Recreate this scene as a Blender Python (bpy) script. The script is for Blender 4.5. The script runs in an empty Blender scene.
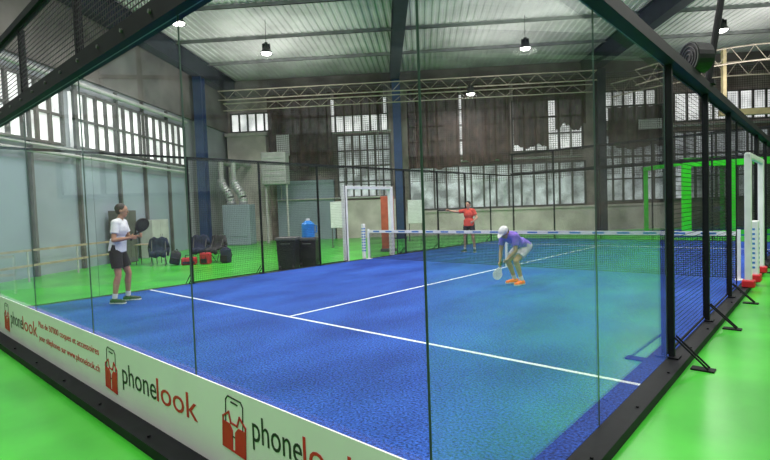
import bpy, bmesh, math, random
from mathutils import Vector, Matrix
random.seed(7)
V=Vector
sc=bpy.context.scene
COL=sc.collection
# ------------------------------------------------------------------ frames
# world axes follow the hall; the padel court is turned inside the hall
TC=Matrix.Rotation(-0.6521,4,'Z')@Matrix.Translation((-1.234,1.610,0))
FZ=-0.08   # hall floor level (turf surface is z=0)

# ------------------------------------------------------------------ materials
def nt(name):
    m=bpy.data.materials.new(name); m.use_nodes=True
    t=m.node_tree; b=t.nodes['Principled BSDF']; return m,t,b
def L(t,a,b): t.links.new(a,b)
def mat(name,c,rough=.6,metal=0,var=.12,scale=6,c2=None,bump=0,spec=.5,emit=0,coat=0):
    m,t,b=nt(name)
    tc=t.nodes.new('ShaderNodeTexCoord'); n=t.nodes.new('ShaderNodeTexNoise'); n.inputs['Scale'].default_value=scale; n.inputs['Detail'].default_value=4
    L(t,tc.outputs['Object'],n.inputs['Vector'])
    r=t.nodes.new('ShaderNodeValToRGB'); L(t,n.outputs['Fac'],r.inputs['Fac'])
    lo=[max(0,x*(1-var)) for x in c]; hi=list(c2) if c2 else [min(1,x*(1+var)) for x in c]
    r.color_ramp.elements[0].position=.35; r.color_ramp.elements[1].position=.65
    r.color_ramp.elements[0].color=(*lo,1); r.color_ramp.elements[1].color=(*hi,1)
    L(t,r.outputs['Color'],b.inputs['Base Color'])
    b.inputs['Roughness'].default_value=rough; b.inputs['Metallic'].default_value=metal
    b.inputs['Specular IOR Level'].default_value=spec
    if coat: b.inputs['Coat Weight'].default_value=coat; b.inputs['Coat Roughness'].default_value=.12
    if emit:
        L(t,r.outputs['Color'],b.inputs['Emission Color']); b.inputs['Emission Strength'].default_value=emit
    if bump:
        bp=t.nodes.new('ShaderNodeBump'); bp.inputs['Strength'].default_value=bump; L(t,n.outputs['Fac'],bp.inputs['Height']); L(t,bp.outputs['Normal'],b.inputs['Normal'])
    return m
def turf_mat():
    m,t,b=nt('blue_turf')
    tc=t.nodes.new('ShaderNodeTexCoord')
    def noise(s,d=5,st=None):
        n=t.nodes.new('ShaderNodeTexNoise'); n.inputs['Scale'].default_value=s; n.inputs['Detail'].default_value=d
        if st:
            mp=t.nodes.new('ShaderNodeMapping'); mp.inputs['Scale'].default_value=st; L(t,tc.outputs['Object'],mp.inputs['Vector']); L(t,mp.outputs['Vector'],n.inputs['Vector'])
        else: L(t,tc.outputs['Object'],n.inputs['Vector'])
        return n
    a=noise(1.1,8,(1,.45,1)); f=noise(46,10)
    r=t.nodes.new('ShaderNodeValToRGB'); L(t,a.outputs['Fac'],r.inputs['Fac'])
    r.color_ramp.elements[0].position=.36; r.color_ramp.elements[1].position=.66
    r.color_ramp.elements[0].color=(.009,.036,.24,1); r.color_ramp.elements[1].color=(.020,.074,.38,1)
    r2=t.nodes.new('ShaderNodeValToRGB'); L(t,f.outputs['Fac'],r2.inputs['Fac'])
    r2.color_ramp.elements[0].position=.36; r2.color_ramp.elements[1].position=.64
    r2.color_ramp.elements[0].color=(.32,.34,.38,1); r2.color_ramp.elements[1].color=(1.8,1.8,1.7,1)
    mx=t.nodes.new('ShaderNodeMix'); mx.data_type='RGBA'; mx.blend_type='MULTIPLY'; mx.inputs[0].default_value=1
    L(t,r.outputs['Color'],mx.inputs[6]); L(t,r2.outputs['Color'],mx.inputs[7]); L(t,mx.outputs[2],b.inputs['Base Color'])
    bp=t.nodes.new('ShaderNodeBump'); bp.inputs['Strength'].default_value=.7; bp.inputs['Distance'].default_value=.012; L(t,f.outputs['Fac'],bp.inputs['Height']); L(t,bp.outputs['Normal'],b.inputs['Normal'])
    b.inputs['Roughness'].default_value=.8; b.inputs['Specular IOR Level'].default_value=.2
    return m
def glass_mat(name,pw,k1,k0):
    m=bpy.data.materials.new(name); m.use_nodes=True; t=m.node_tree; t.nodes.clear()
    o=t.nodes.new('ShaderNodeOutputMaterial'); mx=t.nodes.new('ShaderNodeMixShader'); tr=t.nodes.new('ShaderNodeBsdfTransparent'); gl=t.nodes.new('ShaderNodeBsdfGlossy')
    tr.inputs['Color'].default_value=(.98,.988,.985,1); gl.inputs['Roughness'].default_value=.0; gl.inputs['Color'].default_value=(.98,1,.99,1)
    lw=t.nodes.new('ShaderNodeLayerWeight'); lw.inputs['Blend'].default_value=.5
    p=t.nodes.new('ShaderNodeMath'); p.operation='POWER'; p.inputs[1].default_value=pw; L(t,lw.outputs['Facing'],p.inputs[0])
    k=t.nodes.new('ShaderNodeMath'); k.operation='MULTIPLY_ADD'; k.inputs[1].default_value=k1; k.inputs[2].default_value=k0; L(t,p.outputs[0],k.inputs[0])
    L(t,k.outputs[0],mx.inputs[0]); L(t,tr.outputs[0],mx.inputs[1]); L(t,gl.outputs[0],mx.inputs[2]); L(t,mx.outputs[0],o.inputs['Surface'])
    return m
def grid_mat(name,c,cell,wire):
    m=bpy.data.materials.new(name); m.use_nodes=True; t=m.node_tree; b=t.nodes['Principled BSDF']; o=t.nodes['Material Output']
    b.inputs['Base Color'].default_value=(*c,1); b.inputs['Roughness'].default_value=.5
    uv=t.nodes.new('ShaderNodeUVMap'); s=t.nodes.new('ShaderNodeSeparateXYZ'); L(t,uv.outputs['UV'],s.inputs[0])
    outs=[]
    for i in (0,1):
        d=t.nodes.new('ShaderNodeMath'); d.operation='DIVIDE'; d.inputs[1].default_value=cell; L(t,s.outputs[i],d.inputs[0])
        f=t.nodes.new('ShaderNodeMath'); f.operation='FRACT'; L(t,d.outputs[0],f.inputs[0])
        g=t.nodes.new('ShaderNodeMath'); g.operation='LESS_THAN'; g.inputs[1].default_value=wire/cell; L(t,f.outputs[0],g.inputs[0]); outs.append(g)
    mxm=t.nodes.new('ShaderNodeMath'); mxm.operation='MAXIMUM'; L(t,outs[0].outputs[0],mxm.inputs[0]); L(t,outs[1].outputs[0],mxm.inputs[1])
    tr=t.nodes.new('ShaderNodeBsdfTransparent'); mx=t.nodes.new('ShaderNodeMixShader')
    L(t,mxm.outputs[0],mx.inputs[0]); L(t,tr.outputs[0],mx.inputs[1]); L(t,b.outputs[0],mx.inputs[2]); L(t,mx.outputs[0],o.inputs['Surface'])
    return m
def sheer(m,k):
    t=m.node_tree; b=t.nodes['Principled BSDF']; b.inputs['Alpha'].default_value=k; return m
M_turf=turf_mat(); M_glass=glass_mat('clear_glass',5.2,.5,.016); M_glass2=glass_mat('reflective_clear_glass',3.4,.70,.042)
M_green=mat('green_epoxy_floor',(.04,.42,.025),.28,0,.14,.9,c2=(.065,.54,.04),spec=.5)
M_white=mat('white_paint',(.75,.76,.77),.5,0,.05,3)
M_pipe=mat('pale_grey_pipe',(.45,.45,.45),.5,0,.1,3)
M_line=mat('white_line',(.66,.72,.80),.7,0,.2,30)
M_black=mat('black_steel',(.008,.009,.011),.6,.0,.2,8,spec=.18)
M_blackp=mat('black_plastic',(.012,.013,.015),.5,0,.25,10,spec=.3)
M_edge=mat('dark_glass_edge',(.07,.11,.10),.3,0,.1,4)
M_mesh=grid_mat('black_wire_mesh',(.010,.010,.012),.05,.0065)
M_meshl=grid_mat('fine_black_wire_mesh',(.010,.010,.012),.05,.004)
M_meshu=grid_mat('upper_black_wire_mesh',(.010,.010,.012),.05,.013)
M_meshd=grid_mat('dense_black_mesh',(.010,.014,.012),.04,.022)
M_hnet=grid_mat('hanging_sports_netting',(.05,.036,.032),.12,.020)
M_net=grid_mat('net_mesh',(.015,.015,.025),.042,.012)
M_banner=mat('banner_vinyl',(.80,.79,.80),.45,0,.03,1.5)
M_ink=mat('black_ink',(.012,.011,.013),.5,0,.1,5)
M_red=mat('red_ink',(.55,.010,.02),.5,0,.08,5)
M_ceil=mat('corrugated_sheet',(.35,.365,.35),.55,.0,.15,.5,c2=(.46,.475,.46))
M_beam=mat('dark_blue_steel',(.018,.023,.036),.6,.0,.2,2,spec=.3)
M_purl=mat('grey_purlin',(.20,.21,.21),.6,.0,.2,2,spec=.3)
M_bluecol=mat('blue_column_paint',(.018,.045,.13),.5,0,.15,2)
M_cream=mat('cream_truss_paint',(.38,.33,.26),.5,0,.2,2)
M_wallb=mat('dim_brown_wall',(.19,.155,.14),.8,0,.35,.6,c2=(.38,.33,.30))
M_walll=mat('pale_wall',(.30,.32,.35),.7,0,.12,.5)
M_walld=mat('dark_upper_wall',(.14,.125,.12),.8,0,.3,.7)
M_panelblue=mat('pale_blue_panel',(.28,.34,.41),.55,0,.08,.6)
M_curt=sheer(mat('sheer_brown_curtain',(.045,.026,.022),.9,0,.35,2.0,c2=(.11,.066,.054)),.95)
M_day=mat('daylight_pane',(.78,.80,.80),.3,0,.4,1.1,emit=1.0)
M_dim=mat('dim_pane',(.42,.45,.47),.25,0,.5,1.3,emit=.5)
M_dimmer=mat('added_glow_pane',(.30,.34,.36),.25,0,.5,.6,emit=.2)  # weak glow for the added out-of-view windows
M_frame=mat('grey_window_frame',(.09,.088,.088),.5,0,.2,3)
M_framew=mat('pale_window_frame',(.45,.46,.47),.5,0,.15,3)
M_alu=mat('silver_duct_foil',(.60,.61,.62),.35,.5,.2,12,bump=.3)
M_gframe=mat('glowing_green_steel',(.03,.55,.02),.4,0,.12,3,emit=.12)  # slight emission brightens the green steel, which is no lamp
M_lampg=mat('lamp_glow',(1,.97,.9),.4,0,.02,3,emit=14)
M_lampb=mat('lamp_housing',(.05,.05,.055),.4,.5,.2,8)
M_wood=mat('beige_wood',(.35,.28,.20),.6,0,.2,6)
M_skin=mat('tan_skin',(.42,.22,.14),.55,0,.08,12)
M_skin2=mat('fair_skin',(.50,.28,.19),.55,0,.08,12)
M_shirtw=mat('white_cotton',(.74,.76,.80),.85,0,.08,9)
M_shirtp=mat('violet_jersey',(.24,.14,.66),.8,0,.15,9)
M_shirtr=mat('coral_red_jersey',(.62,.07,.05),.8,0,.12,9)
M_shortb=mat('black_shorts_cloth',(.012,.012,.018),.85,0,.2,9)
M_shortw=mat('light_grey_shorts_cloth',(.55,.52,.58),.85,0,.12,9)
M_hair=mat('dark_hair',(.012,.008,.007),.6,0,.3,30)
M_shoeo=mat('glowing_orange_shoe',(1.0,.14,.03),.5,0,.1,12,emit=.15)  # small glow put into the shoe colour to make it brighter
M_shoek=mat('black_shoe',(.02,.02,.025),.5,0,.2,12)
M_sole=mat('white_sole',(.7,.7,.7),.6,0,.06,9)
M_eye=mat('dark_eye',(.02,.012,.01),.2,0,.1,9)
M_lip=mat('lip',(.30,.08,.07),.5,0,.1,9)
M_cyan=mat('blue_container',(.03,.22,.66),.3,0,.15,7)
M_redbag=mat('red_bag_cloth',(.45,.02,.03),.7,0,.2,8)
M_orange=mat('orange_red_fabric',(.42,.09,.05),.7,0,.2,3)
M_navy=mat('navy_cloth',(.012,.02,.05),.85,0,.3,8)
M_grey=mat('grey_cloth',(.03,.03,.036),.85,0,.3,8)
M_yel=mat('pale_ochre_paint',(.45,.38,.22),.5,0,.15,3)
M_whiteglossy=mat('white_padding',(.72,.73,.74),.4,0,.06,4)
M_bluemark=mat('blue_print',(.03,.16,.50),.5,0,.1,5)
M_brick=mat('light_panel',(.54,.50,.47),.7,0,.2,1)

# ------------------------------------------------------------------ geometry helper
class G:
    def __init__(s): s.v=[]; s.f=[]; s.m=[]; s.mi=0
    def add(s,vs,fs,T=None):
        o=len(s.v)
        s.v+= [ (T@V(v) if T else V(v)) for v in vs]
        for f in fs: s.f.append([i+o for i in f]); s.m.append(s.mi)
        return s
    def box(s,a,b,T=None):
        x0,y0,z0=a;x1,y1,z1=b
        return s.add([(x0,y0,z0),(x1,y0,z0),(x1,y1,z0),(x0,y1,z0),(x0,y0,z1),(x1,y0,z1),(x1,y1,z1),(x0,y1,z1)],
          [(0,3,2,1),(4,5,6,7),(0,1,5,4),(1,2,6,5),(2,3,7,6),(3,0,4,7)],T)
    def rbox(s,a,b,r=.02,T=None):   # chamfered box
        bm=bmesh.new(); bmesh.ops.create_cube(bm,size=1)
        for v in bm.verts: v.co=V([(a[i]+b[i])/2+v.co[i]*(b[i]-a[i]) for i in range(3)])
        bmesh.ops.bevel(bm,geom=bm.edges[:],offset=r,segments=2,affect='EDGES',profile=.5)
        return s.frombm(bm,T)
    def frombm(s,bm,T=None):
        bm.verts.index_update(); s.add([v.co.copy() for v in bm.verts],[[v.index for v in f.verts] for f in bm.faces],T); bm.free(); return s
    def cyl(s,p0,p1,r0,r1=None,n=12,caps=True):
        r1=r0 if r1 is None else r1; p0=V(p0);p1=V(p1); d=(p1-p0); 
        if d.length<1e-6: return s
        q=d.to_track_quat('Z','Y').to_matrix()
        vs=[];fs=[]
        for k,(p,r) in enumerate(((p0,r0),(p1,r1))):
            for i in range(n):
                a=2*math.pi*i/n; vs.append(p+q@V((r*math.cos(a),r*math.sin(a),0)))
        for i in range(n): fs.append((i,(i+1)%n,n+(i+1)%n,n+i))
        if caps: fs.append(tuple(range(n))[::-1]); fs.append(tuple(range(n,2*n)))
        return s.add(vs,fs)
    def ell(s,c,r,R=None,n=14):
        vs=[(0,0,1)];fs=[];m=n//2+1
        for j in range(1,m):
            t=math.pi*j/m
            for i in range(n):
                a=2*math.pi*i/n; vs.append((math.sin(t)*math.cos(a),math.sin(t)*math.sin(a),math.cos(t)))
        vs.append((0,0,-1)); e=len(vs)-1
        for i in range(n): fs.append((0,1+i,1+(i+1)%n))
        for j in range(m-2):
            for i in range(n): fs.append((1+j*n+i,1+(j+1)*n+i,1+(j+1)*n+(i+1)%n,1+j*n+(i+1)%n))
        for i in range(n): fs.append((e,1+(m-2)*n+(i+1)%n,1+(m-2)*n+i))
        r=(r,r,r) if not hasattr(r,'__len__') else r
        R=R or Matrix.Identity(3)
        return s.add([V(c)+R@V((v[0]*r[0],v[1]*r[1],v[2]*r[2])) for v in vs],fs)
    def cap(s,p0,p1,r0,r1=None,n=14):
        r1=r0 if r1 is None else r1
        s.cyl(p0,p1,r0,r1,n); s.ell(p0,r0,n=n); s.ell(p1,r1,n=n); return s
    def tube(s,pts,r,n=8):
        for a,b in zip(pts,pts[1:]): s.cyl(a,b,r,r,n)
        for p in pts[1:-1]: s.ell(p,r,n=8)
        return s
    def mesh(s,name,mats,uvf=None,smooth=False):
        me=bpy.data.meshes.new(name); me.from_pydata([tuple(v) for v in s.v],[],s.f)
        for m in mats: me.materials.append(m)
        for i,p in enumerate(me.polygons): p.material_index=s.m[i]; p.use_smooth=smooth
        if uvf:
            u=me.uv_layers.new(name='UVMap')
            for lo in me.loops: u.data[lo.index].uv=uvf(me.vertices[lo.vertex_index].co)
        me.update()
        return me
def put(o,M=None,parent=None,label=None,cat=None,group=None,kind=None):
    COL.objects.link(o)
    if parent: o.parent=parent
    if M is not None: o.matrix_local=M
    if label: o['label']=label
    if cat: o['category']=cat
    if group: o['group']=group
    if kind: o['kind']=kind
    return o
def obj(g,name,mats,M=None,parent=None,label=None,cat=None,group=None,kind=None,uvf=None,smooth=False):
    if not isinstance(mats,(list,tuple)): mats=[mats]
    return put(bpy.data.objects.new(name,g.mesh(name,mats,uvf,smooth)),M,parent,label,cat,group,kind)
def empty(name,M,label,cat,group=None):
    o=bpy.data.objects.new(name,None); o.empty_display_size=.1
    return put(o,M,None,label,cat,group)
def CT(x=0,y=0,z=0,r=0): return TC@Matrix.Translation((x,y,z))@Matrix.Rotation(r,4,'Z')
def WT(x=0,y=0,z=0,r=0): return Matrix.Translation((x,y,z))@Matrix.Rotation(r,4,'Z')
def dup(o,M,**kw):
    n=o.copy(); COL.objects.link(n); n.matrix_world=M
    for k,v in kw.items(): n[k]=v
    for c in o.children:
        c2=c.copy(); COL.objects.link(c2); c2.parent=n; c2.matrix_local=c.matrix_local.copy()
        for d in c.children:
            d2=d.copy(); COL.objects.link(d2); d2.parent=c2; d2.matrix_local=d.matrix_local.copy()
    return n
def S(g,name,mats,**k): return obj(g,name,mats,kind='structure',**k)

# ------------------------------------------------------------------ HALL
XL,XR,YN,YB,ZC=-12,24,-8,30,9.7
S(G().box((XL-.3,YN-.3,FZ-.2),(XR+.3,YB+.3,FZ)),'floor',M_green,label='glossy bright green epoxy sports hall floor',cat='floor')
# corrugated ceiling: ribs run along the hall
g=G(); x=XL
while x<XR:
    P=[(x,ZC),(x+.10,ZC),(x+.14,ZC+.035),(x+.26,ZC+.035),(x+.30,ZC)]
    for (a,za),(b,zb) in zip(P,P[1:]): g.add([(a,YN,za),(b,YN,zb),(b,YB,zb),(a,YB,za)],[(0,3,2,1)])
    x+=.30
g.box((XL-.3,YN-.3,ZC+.1),(XR+.3,YB+.3,ZC+.3))
S(g,'ceiling',M_ceil,label='grey corrugated metal roof sheeting of the hall',cat='ceiling')
S(G().box((XL-.3,YN,FZ),(XL,YB,ZC)),'wall_left',M_walll,label='pale painted hall wall with windows high up',cat='wall')
S(G().box((XL-.3,YB,FZ),(XR+.3,YB+.3,ZC)),'wall_back',M_wallb,label='dim brown industrial end wall of the hall',cat='wall')
S(G().box((XR,YN,FZ),(XR+.3,YB,ZC)),'wall_right',M_walld,label='dim long hall wall',cat='wall')
S(G().box((XL-.3,YN-.3,FZ),(XR+.3,YN,ZC)),'wall_front',M_walld,label='dark plain hall wall',cat='wall')
S(G().box((XL,YN,6.6),(XL+.12,YB,ZC)),'trim_1',M_walld,label='dark upper band of the hall wall',cat='wall band')
S(G().box((XL,9,FZ),(XL+.10,24,3.5)),'trim_2',M_panelblue,label='pale blue wainscot panel band on the wall',cat='wall band')
S(G().box((XL,YN,FZ),(XL+.10,8.8,6.6)),'trim_8',M_wallb,label='unseen dim stretch of hall wall added to tone the glass reflections',cat='wall band')  # out of view, added to control what the court glass mirrors

wn=[0]
def window(axis,a0,a1,z0,z1,nx,nz,pane,label,fr=None):
    wn[0]+=1; g=G()
    def bx(u0,u1,w0,w1,d0,d1):
        if axis=='B': g.box((u0,YB-d1,w0),(u1,YB-d0,w1))
        else: g.box((XL+d0,u0,w0),(XL+d1,u1,w1))
    g.mi=1; bx(a0,a1,z0,z1,.0,.16)
    g.mi=0
    for i in range(nx+1):
        u=a0+(a1-a0)*i/nx; bx(u-.05,u+.05,z0-.05,z1+.05,.16,.26)
    for j in range(nz+1):
        w=z0+(z1-z0)*j/nz; bx(a0-.05,a1+.05,w-.04,w+.04,.15,.25)
    S(g,'window_%d'%wn[0],[fr or M_frame,pane],label=label,cat='window')
window('B',-8.3,-2.0,6.3,8.3,12,2,M_day,'high grid window with bright daylight panes')
window('B',-5.1,-1.9,2.4,6.1,7,4,M_dim,'tall steel framed window with dim panes')
window('B',-.8,9.4,1.5,4.0,14,1,M_dim,'long low row of pale vertical panels in steel frames')
window('B',10.4,19.5,1.6,5.4,16,3,M_dim,'large steel framed hall window')
window('B',10.4,13.4,6.2,7.9,5,2,M_day,'bright high window')
window('B',-.8,4.9,4.6,8.2,10,4,M_day,'high window with bright panes')
window('B',5.3,9.3,4.7,7.6,6,3,M_day,'high window with bright panes')
window('B',14.4,21.5,6.0,7.6,10,1,M_day,'bright high strip window')
window('B',-11.6,-9.0,6.6,7.7,5,1,M_day,'small bright high window')
window('L',9.0,15.6,4.1,6.0,12,2,M_day,'strip window high on the wall')
window('L',16.2,24.0,4.1,6.0,14,2,M_day,'strip window high on the wall')
window('L',-7.0,0.0,2.2,6.2,7,4,M_dimmer,'unseen glowing grey window added for pale reflections in the glass')  # this and the next: added out of view for the glass to reflect
window('L',1.2,8.2,2.2,6.2,7,4,M_dimmer,'unseen glowing grey window added for pale reflections in the glass')
g=G().box((-11.8,YB-.5,FZ),(-9.4,YB,6.4)); g.box((-11.9,YB-.6,6.3),(-9.3,YB,6.5)); S(g,'trim_3',M_brick,label='light panelled pier against the end wall',cat='wall pier')
g=G().box((-8.9,YB-.3,FZ),(-5.4,YB,3.4)); g.box((-8.9,YB-.36,3.3),(-5.4,YB,3.5)); S(g,'trim_4',M_panelblue,label='pale blue low partition panel against the end wall',cat='wall panel')
g=G().box((-1.5,YB-.3,FZ),(14,YB,1.35)); g.box((-1.5,YB-.38,1.3),(14,YB,1.42)); S(g,'trim_5',M_brick,label='beige low plinth under the long window row',cat='wall plinth')
g=G().box((XL,YB-.22,8.7),(XR,YB,ZC)); S(g,'trim_6',M_walld,label='dark band under the roof',cat='wall band')
g=G().box((-5.3,YB-.3,FZ),(-1.6,YB,2.2)); S(g,'trim_7',M_brick,label='pale panel under a tall steel window',cat='wall panel')
# pale wall patches and pipes on the end wall
for k,(x0,x1,z0,z1) in enumerate(((-8.6,-7.9,5.0,6.2),(12.2,13.4,5.6,6.1))):
    S(G().box((x0,YB-.9,z0),(x1,YB-.86,z1)).box((x0-.03,YB-.88,z0-.03),(x1+.03,YB-.84,z1+.03)),'trim_%d'%(9+k),M_white,label='pale board fixed high on the end wall',cat='wall board')
for z,r,x0,x1 in ((4.28,.06,-.6,9.2),(2.35,.05,-8.9,-2.0),(5.75,.07,10.2,22),(6.25,.05,-9,-1.8)):
    obj(G().cyl((x0,29.6,z),(x1,29.6,z),r).cyl((x0+.3,29.6,z),(x0+.3,29.6,8.6),r*.8).cyl((x1-.6,29.6,z),(x1-.6,29.6,8.6),r*.8),'wall_pipe',M_pipe,label='pale service pipe fixed along the end wall',cat='pipe',group='service pipes')

# curtains
def curtain(x0,x1,z0,z1,y,lab,seed,rag=.04):
    random.seed(seed); g=G(); n=int((x1-x0)/.07); rows=6; ph=random.random()*6
    for j in range(rows+1):
        for i in range(n+1):
            u=i/n; z=z1+(z0-z1)*j/rows
            if j==rows: z+=rag*math.sin(u*9+ph)+rag*.4*math.sin(u*29)
            g.v.append(V((x0+(x1-x0)*u,y+.13*math.sin(u*(x1-x0)*11+ph+.15*j)+.05*math.sin(u*37),z)))
    for j in range(rows):
        for i in range(n): g.f.append([j*(n+1)+i,j*(n+1)+i+1,(j+1)*(n+1)+i+1,(j+1)*(n+1)+i]); g.m.append(0)
    c=obj(g,'curtain',M_curt,label=lab,cat='curtain',group='dark curtains on the end wall',smooth=True)
    obj(G().cyl((x0-.08,y,z1+.03),(x1+.08,y,z1+.03),.035),'curtain_rail',M_frame,parent=c)
curtain(-9.2,-5.3,4.2,8.6,29.3,'dark brown draped curtain hanging high on the end wall',1,.08)
curtain(-5.1,-2.2,7.2,8.6,29.3,'short dark brown draped curtain over a high window',5)
curtain(-.8,2.2,3.9,8.6,29.3,'dark brown draped curtain over the long window row',2,.08)
curtain(2.35,5.1,4.1,8.6,29.3,'dark brown draped curtain beside a bright gap',8,.12)
curtain(5.3,7.2,4.9,8.6,29.3,'narrow dark brown draped curtain beside a bright window',3,.1)
curtain(7.6,9.3,5.9,8.6,29.3,'short dark brown draped curtain with wavy hem',6,.2)
curtain(10.6,14.0,4.6,6.9,29.3,'dark brown draped curtain beside a steel window',4,.1)
# hanging sports netting
for x0,x1,z0,z1 in ((-8.9,-1.9,3.6,8.7),(-.7,9.0,3.0,8.7),(10.2,19.3,3.0,8.7)):
    n=24; g=G()
    for i in range(n+1):
        x=x0+(x1-x0)*i/n; d=.12*math.sin(i*1.1)
        g.v+=[V((x,28.6+d,z0+.12*math.sin(i*.9))),V((x,28.6+d*.4,z1))]
    for i in range(n): g.f.append([2*i,2*i+2,2*i+3,2*i+1]); g.m.append(0)
    o=obj(g,'hanging_netting',M_hnet,label='dark sports netting hung in front of the end wall',cat='netting',group='hanging sports netting',uvf=lambda c:(c.x,c.z))
    obj(G().cyl((x0,28.6,z1),(x1,28.6,z1),.03),'net_cable',M_frame,parent=o)

# roof beams
def ibeam(g,p0,p1,w,h):
    (x0,y0,z),(x1,y1,_)=p0,p1
    if y1!=y0:
        a=math.atan2(-(x1-x0),y1-y0); T=Matrix.Translation((x0,y0,z))@Matrix.Rotation(a,4,'Z'); l=math.hypot(x1-x0,y1-y0)
        g.box((-w/2,0,0),(w/2,l,.05),T); g.box((-w/2,0,h-.05),(w/2,l,h),T); g.box((-w*.3,0,.05),(w*.3,l,h-.05),T)
    else:
        g.box((x0,y0-w/2,z),(x1,y0+w/2,z+.05)); g.box((x0,y0-w/2,z+h-.05),(x1,y0+w/2,z+h)); g.box((x0,y0-.04,z),(x1,y0+.04,z+h))
for xa,xb in ((-11.4,-11.4),(1.5,-1.55),(10.6,9.4),(20.0,20.0)):
    g=G(); ibeam(g,(xa,YN,8.75),(xb,YB-.3,8.75),.5,.9)
    obj(g,'roof_beam',M_beam,label='heavy dark blue steel roof beam',cat='roof beam',group='heavy roof beams')
for y in (15.5,19,22.5,26):
    g=G(); ibeam(g,(XL,y,9.56),(XR,y,9.56),.09,.13)
    obj(g,'roof_purlin',M_purl,label='thin grey steel purlin under the roof sheeting',cat='roof beam',group='roof purlins')
# columns
for (x,y,m,lab) in ((-11.45,25.2,M_bluecol,'blue painted steel column beside silver ducts'),(-1.35,28.0,M_bluecol,'dark blue steel hall column against the end wall'),(9.7,28.0,M_beam,'dark steel hall column against the end wall'),(19.9,28.0,M_beam,'dark steel hall column against the end wall')):
    g=G(); g.box((x-.22,y-.24,FZ),(x+.22,y-.19,8.75)); g.box((x-.22,y+.19,FZ),(x+.22,y+.24,8.75)); g.box((x-.08,y-.2,FZ),(x+.08,y+.2,8.75)); g.box((x-.35,y-.35,FZ),(x+.35,y+.35,FZ+.04))
    obj(g,'steel_column',m,label=lab,cat='column',group='hall columns')
# cross truss
def truss(x0,x1,y,z0,z1,arch=0,name='roof_truss',lab='cream painted tubular cross truss under the roof'):
    g=G(); n=max(4,int((x1-x0)/1.0))
    zz=lambda u:arch*4*u*(1-u)
    top=[V((x0+(x1-x0)*i/n,y,z1+zz(i/n))) for i in range(n+1)]
    bot=[V((x0+(x1-x0)*(i+.5)/n,y,z0+zz((i+.5)/n))) for i in range(n)]
    g.tube(top,.032); g.tube([V((x0,y,z0))]+bot+[V((x1,y,z0))],.032)
    for i in range(n): g.cyl(top[i],bot[i],.014,n=6); g.cyl(bot[i],top[i+1],.014,n=6)
    obj(g,name,M_cream,label=lab,cat='roof truss',group='cream cross trusses')
truss(-11.2,9.2,27.0,7.95,8.45)
truss(-11.2,9.2,27.7,7.5,7.9)
truss(9.9,23.5,27.0,7.0,7.7,.8)
truss(9.9,23.5,24.0,6.9,7.6,.9)

# left side fittings
for z,r in ((3.75,.06),(6.25,.08),(3.95,.035)):
    g=G().cyl((XL+.35,9,z),(XL+.35,24,z),r)
    for y in (10,13,16,19,22): g.box((XL+.12,y-.03,z-.03),(XL+.38,y+.03,z+.03))
    obj(g,'wall_pipe',M_pipe,label='grey service pipe running along the wall',cat='pipe',group='service pipes')
for y in (10.2,12.4,14.2,16.3,18.6,20.4,22.4):
    obj(G().box((XL+.12,y-.05,FZ),(XL+.24,y+.05,6.5)),'wall_post',M_framew if int(y)%2 else M_frame,label='slim steel post fixed against the hall wall',cat='wall post',group='wall posts')
for y,w,h,m in ((18.0,.9,1.9,M_frame),(20.2,1.3,1.5,M_pipe)):
    g=G().rbox((XL+.3,y-w/2,FZ),(XL+.85,y+w/2,h),.02).box((XL+.85,y-.01,.1),(XL+.86,y+.01,h-.1))
    for s in (-.08,.08): g.box((XL+.86,y+s-.012,h*.5),(XL+.89,y+s+.012,h*.5+.15))
    obj(g,'storage_cabinet',m,label='double door storage cabinet against the hall wall',cat='cabinet',group='wall cabinets')
e=empty('low_rail',WT(XL+.9,0,FZ),'low pale timber topped rail along the hall wall','rail')
for y in (9,11,13,15,17): obj(G().cyl((0,y,0),(0,y,.9),.025),'rail_post',M_framew,parent=e)
for z in (.45,.88): obj(G().box((-.03,9,z-.03),(.03,17,z+.03)),'rail_bar',M_wood,parent=e)
for i,(x0,) in enumerate(((-11.15,),(-10.45,))):
    pts=[V((x0,26.8,3.5)),V((x0+.03,26.8,3.3)),V((x0+.2,26.7,3.05)),V((x0+.42,26.6,2.8)),V((x0+.58,26.5,2.5)),V((x0+.62,26.5,2.15))]
    e=empty('ventilation_duct',WT(),'short grey duct ending in silver flexible bend near blue column','air duct','ventilation ducts')
    g=G()
    for a,b in zip(pts,pts[1:]):
        k=max(2,int((b-a).length/.12))
        for j in range(k):
            p=a.lerp(b,j/k);q=a.lerp(b,(j+1)/k);m=(p+q)/2; g.cyl(p,m,.20,.25,14,False); g.cyl(m,q,.25,.20,14,False)
    obj(g,'flexible_hose',M_alu,parent=e,smooth=True)
    obj(G().cyl((x0,26.8,3.45),(x0,26.8,4.5),.14,n=16).cyl((x0,26.8,3.4),(x0,26.8,3.55),.22,n=16).ell((x0,26.8,4.5),.14).cyl((x0,26.8,4.5),(x0,29.4,4.5),.14,n=16),'straight_pipe',M_pipe,parent=e)
g=G().rbox((-10.9,26.1,FZ),(-9.4,27.1,2.13),.04); g.box((-10.7,26.07,.4),(-9.6,26.1,1.7))
obj(g,'ventilation_cabinet',M_panelblue,label='pale blue ventilation cabinet receiving two silver ducts',cat='cabinet')
g=G().rbox((-9.0,27.2,3.2),(-7.6,28.0,5.0),.05); 
for i in range(5): g.box((-8.9,27.16,3.35+i*.32),(-7.7,27.2,3.5+i*.32))
for xx in (-8.9,-7.7): g.cyl((xx,27.6,FZ),(xx,27.6,3.3),.06)
obj(g,'heating_unit',M_pipe,label='grey boxed heating unit on legs by the end wall',cat='heating unit')

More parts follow.
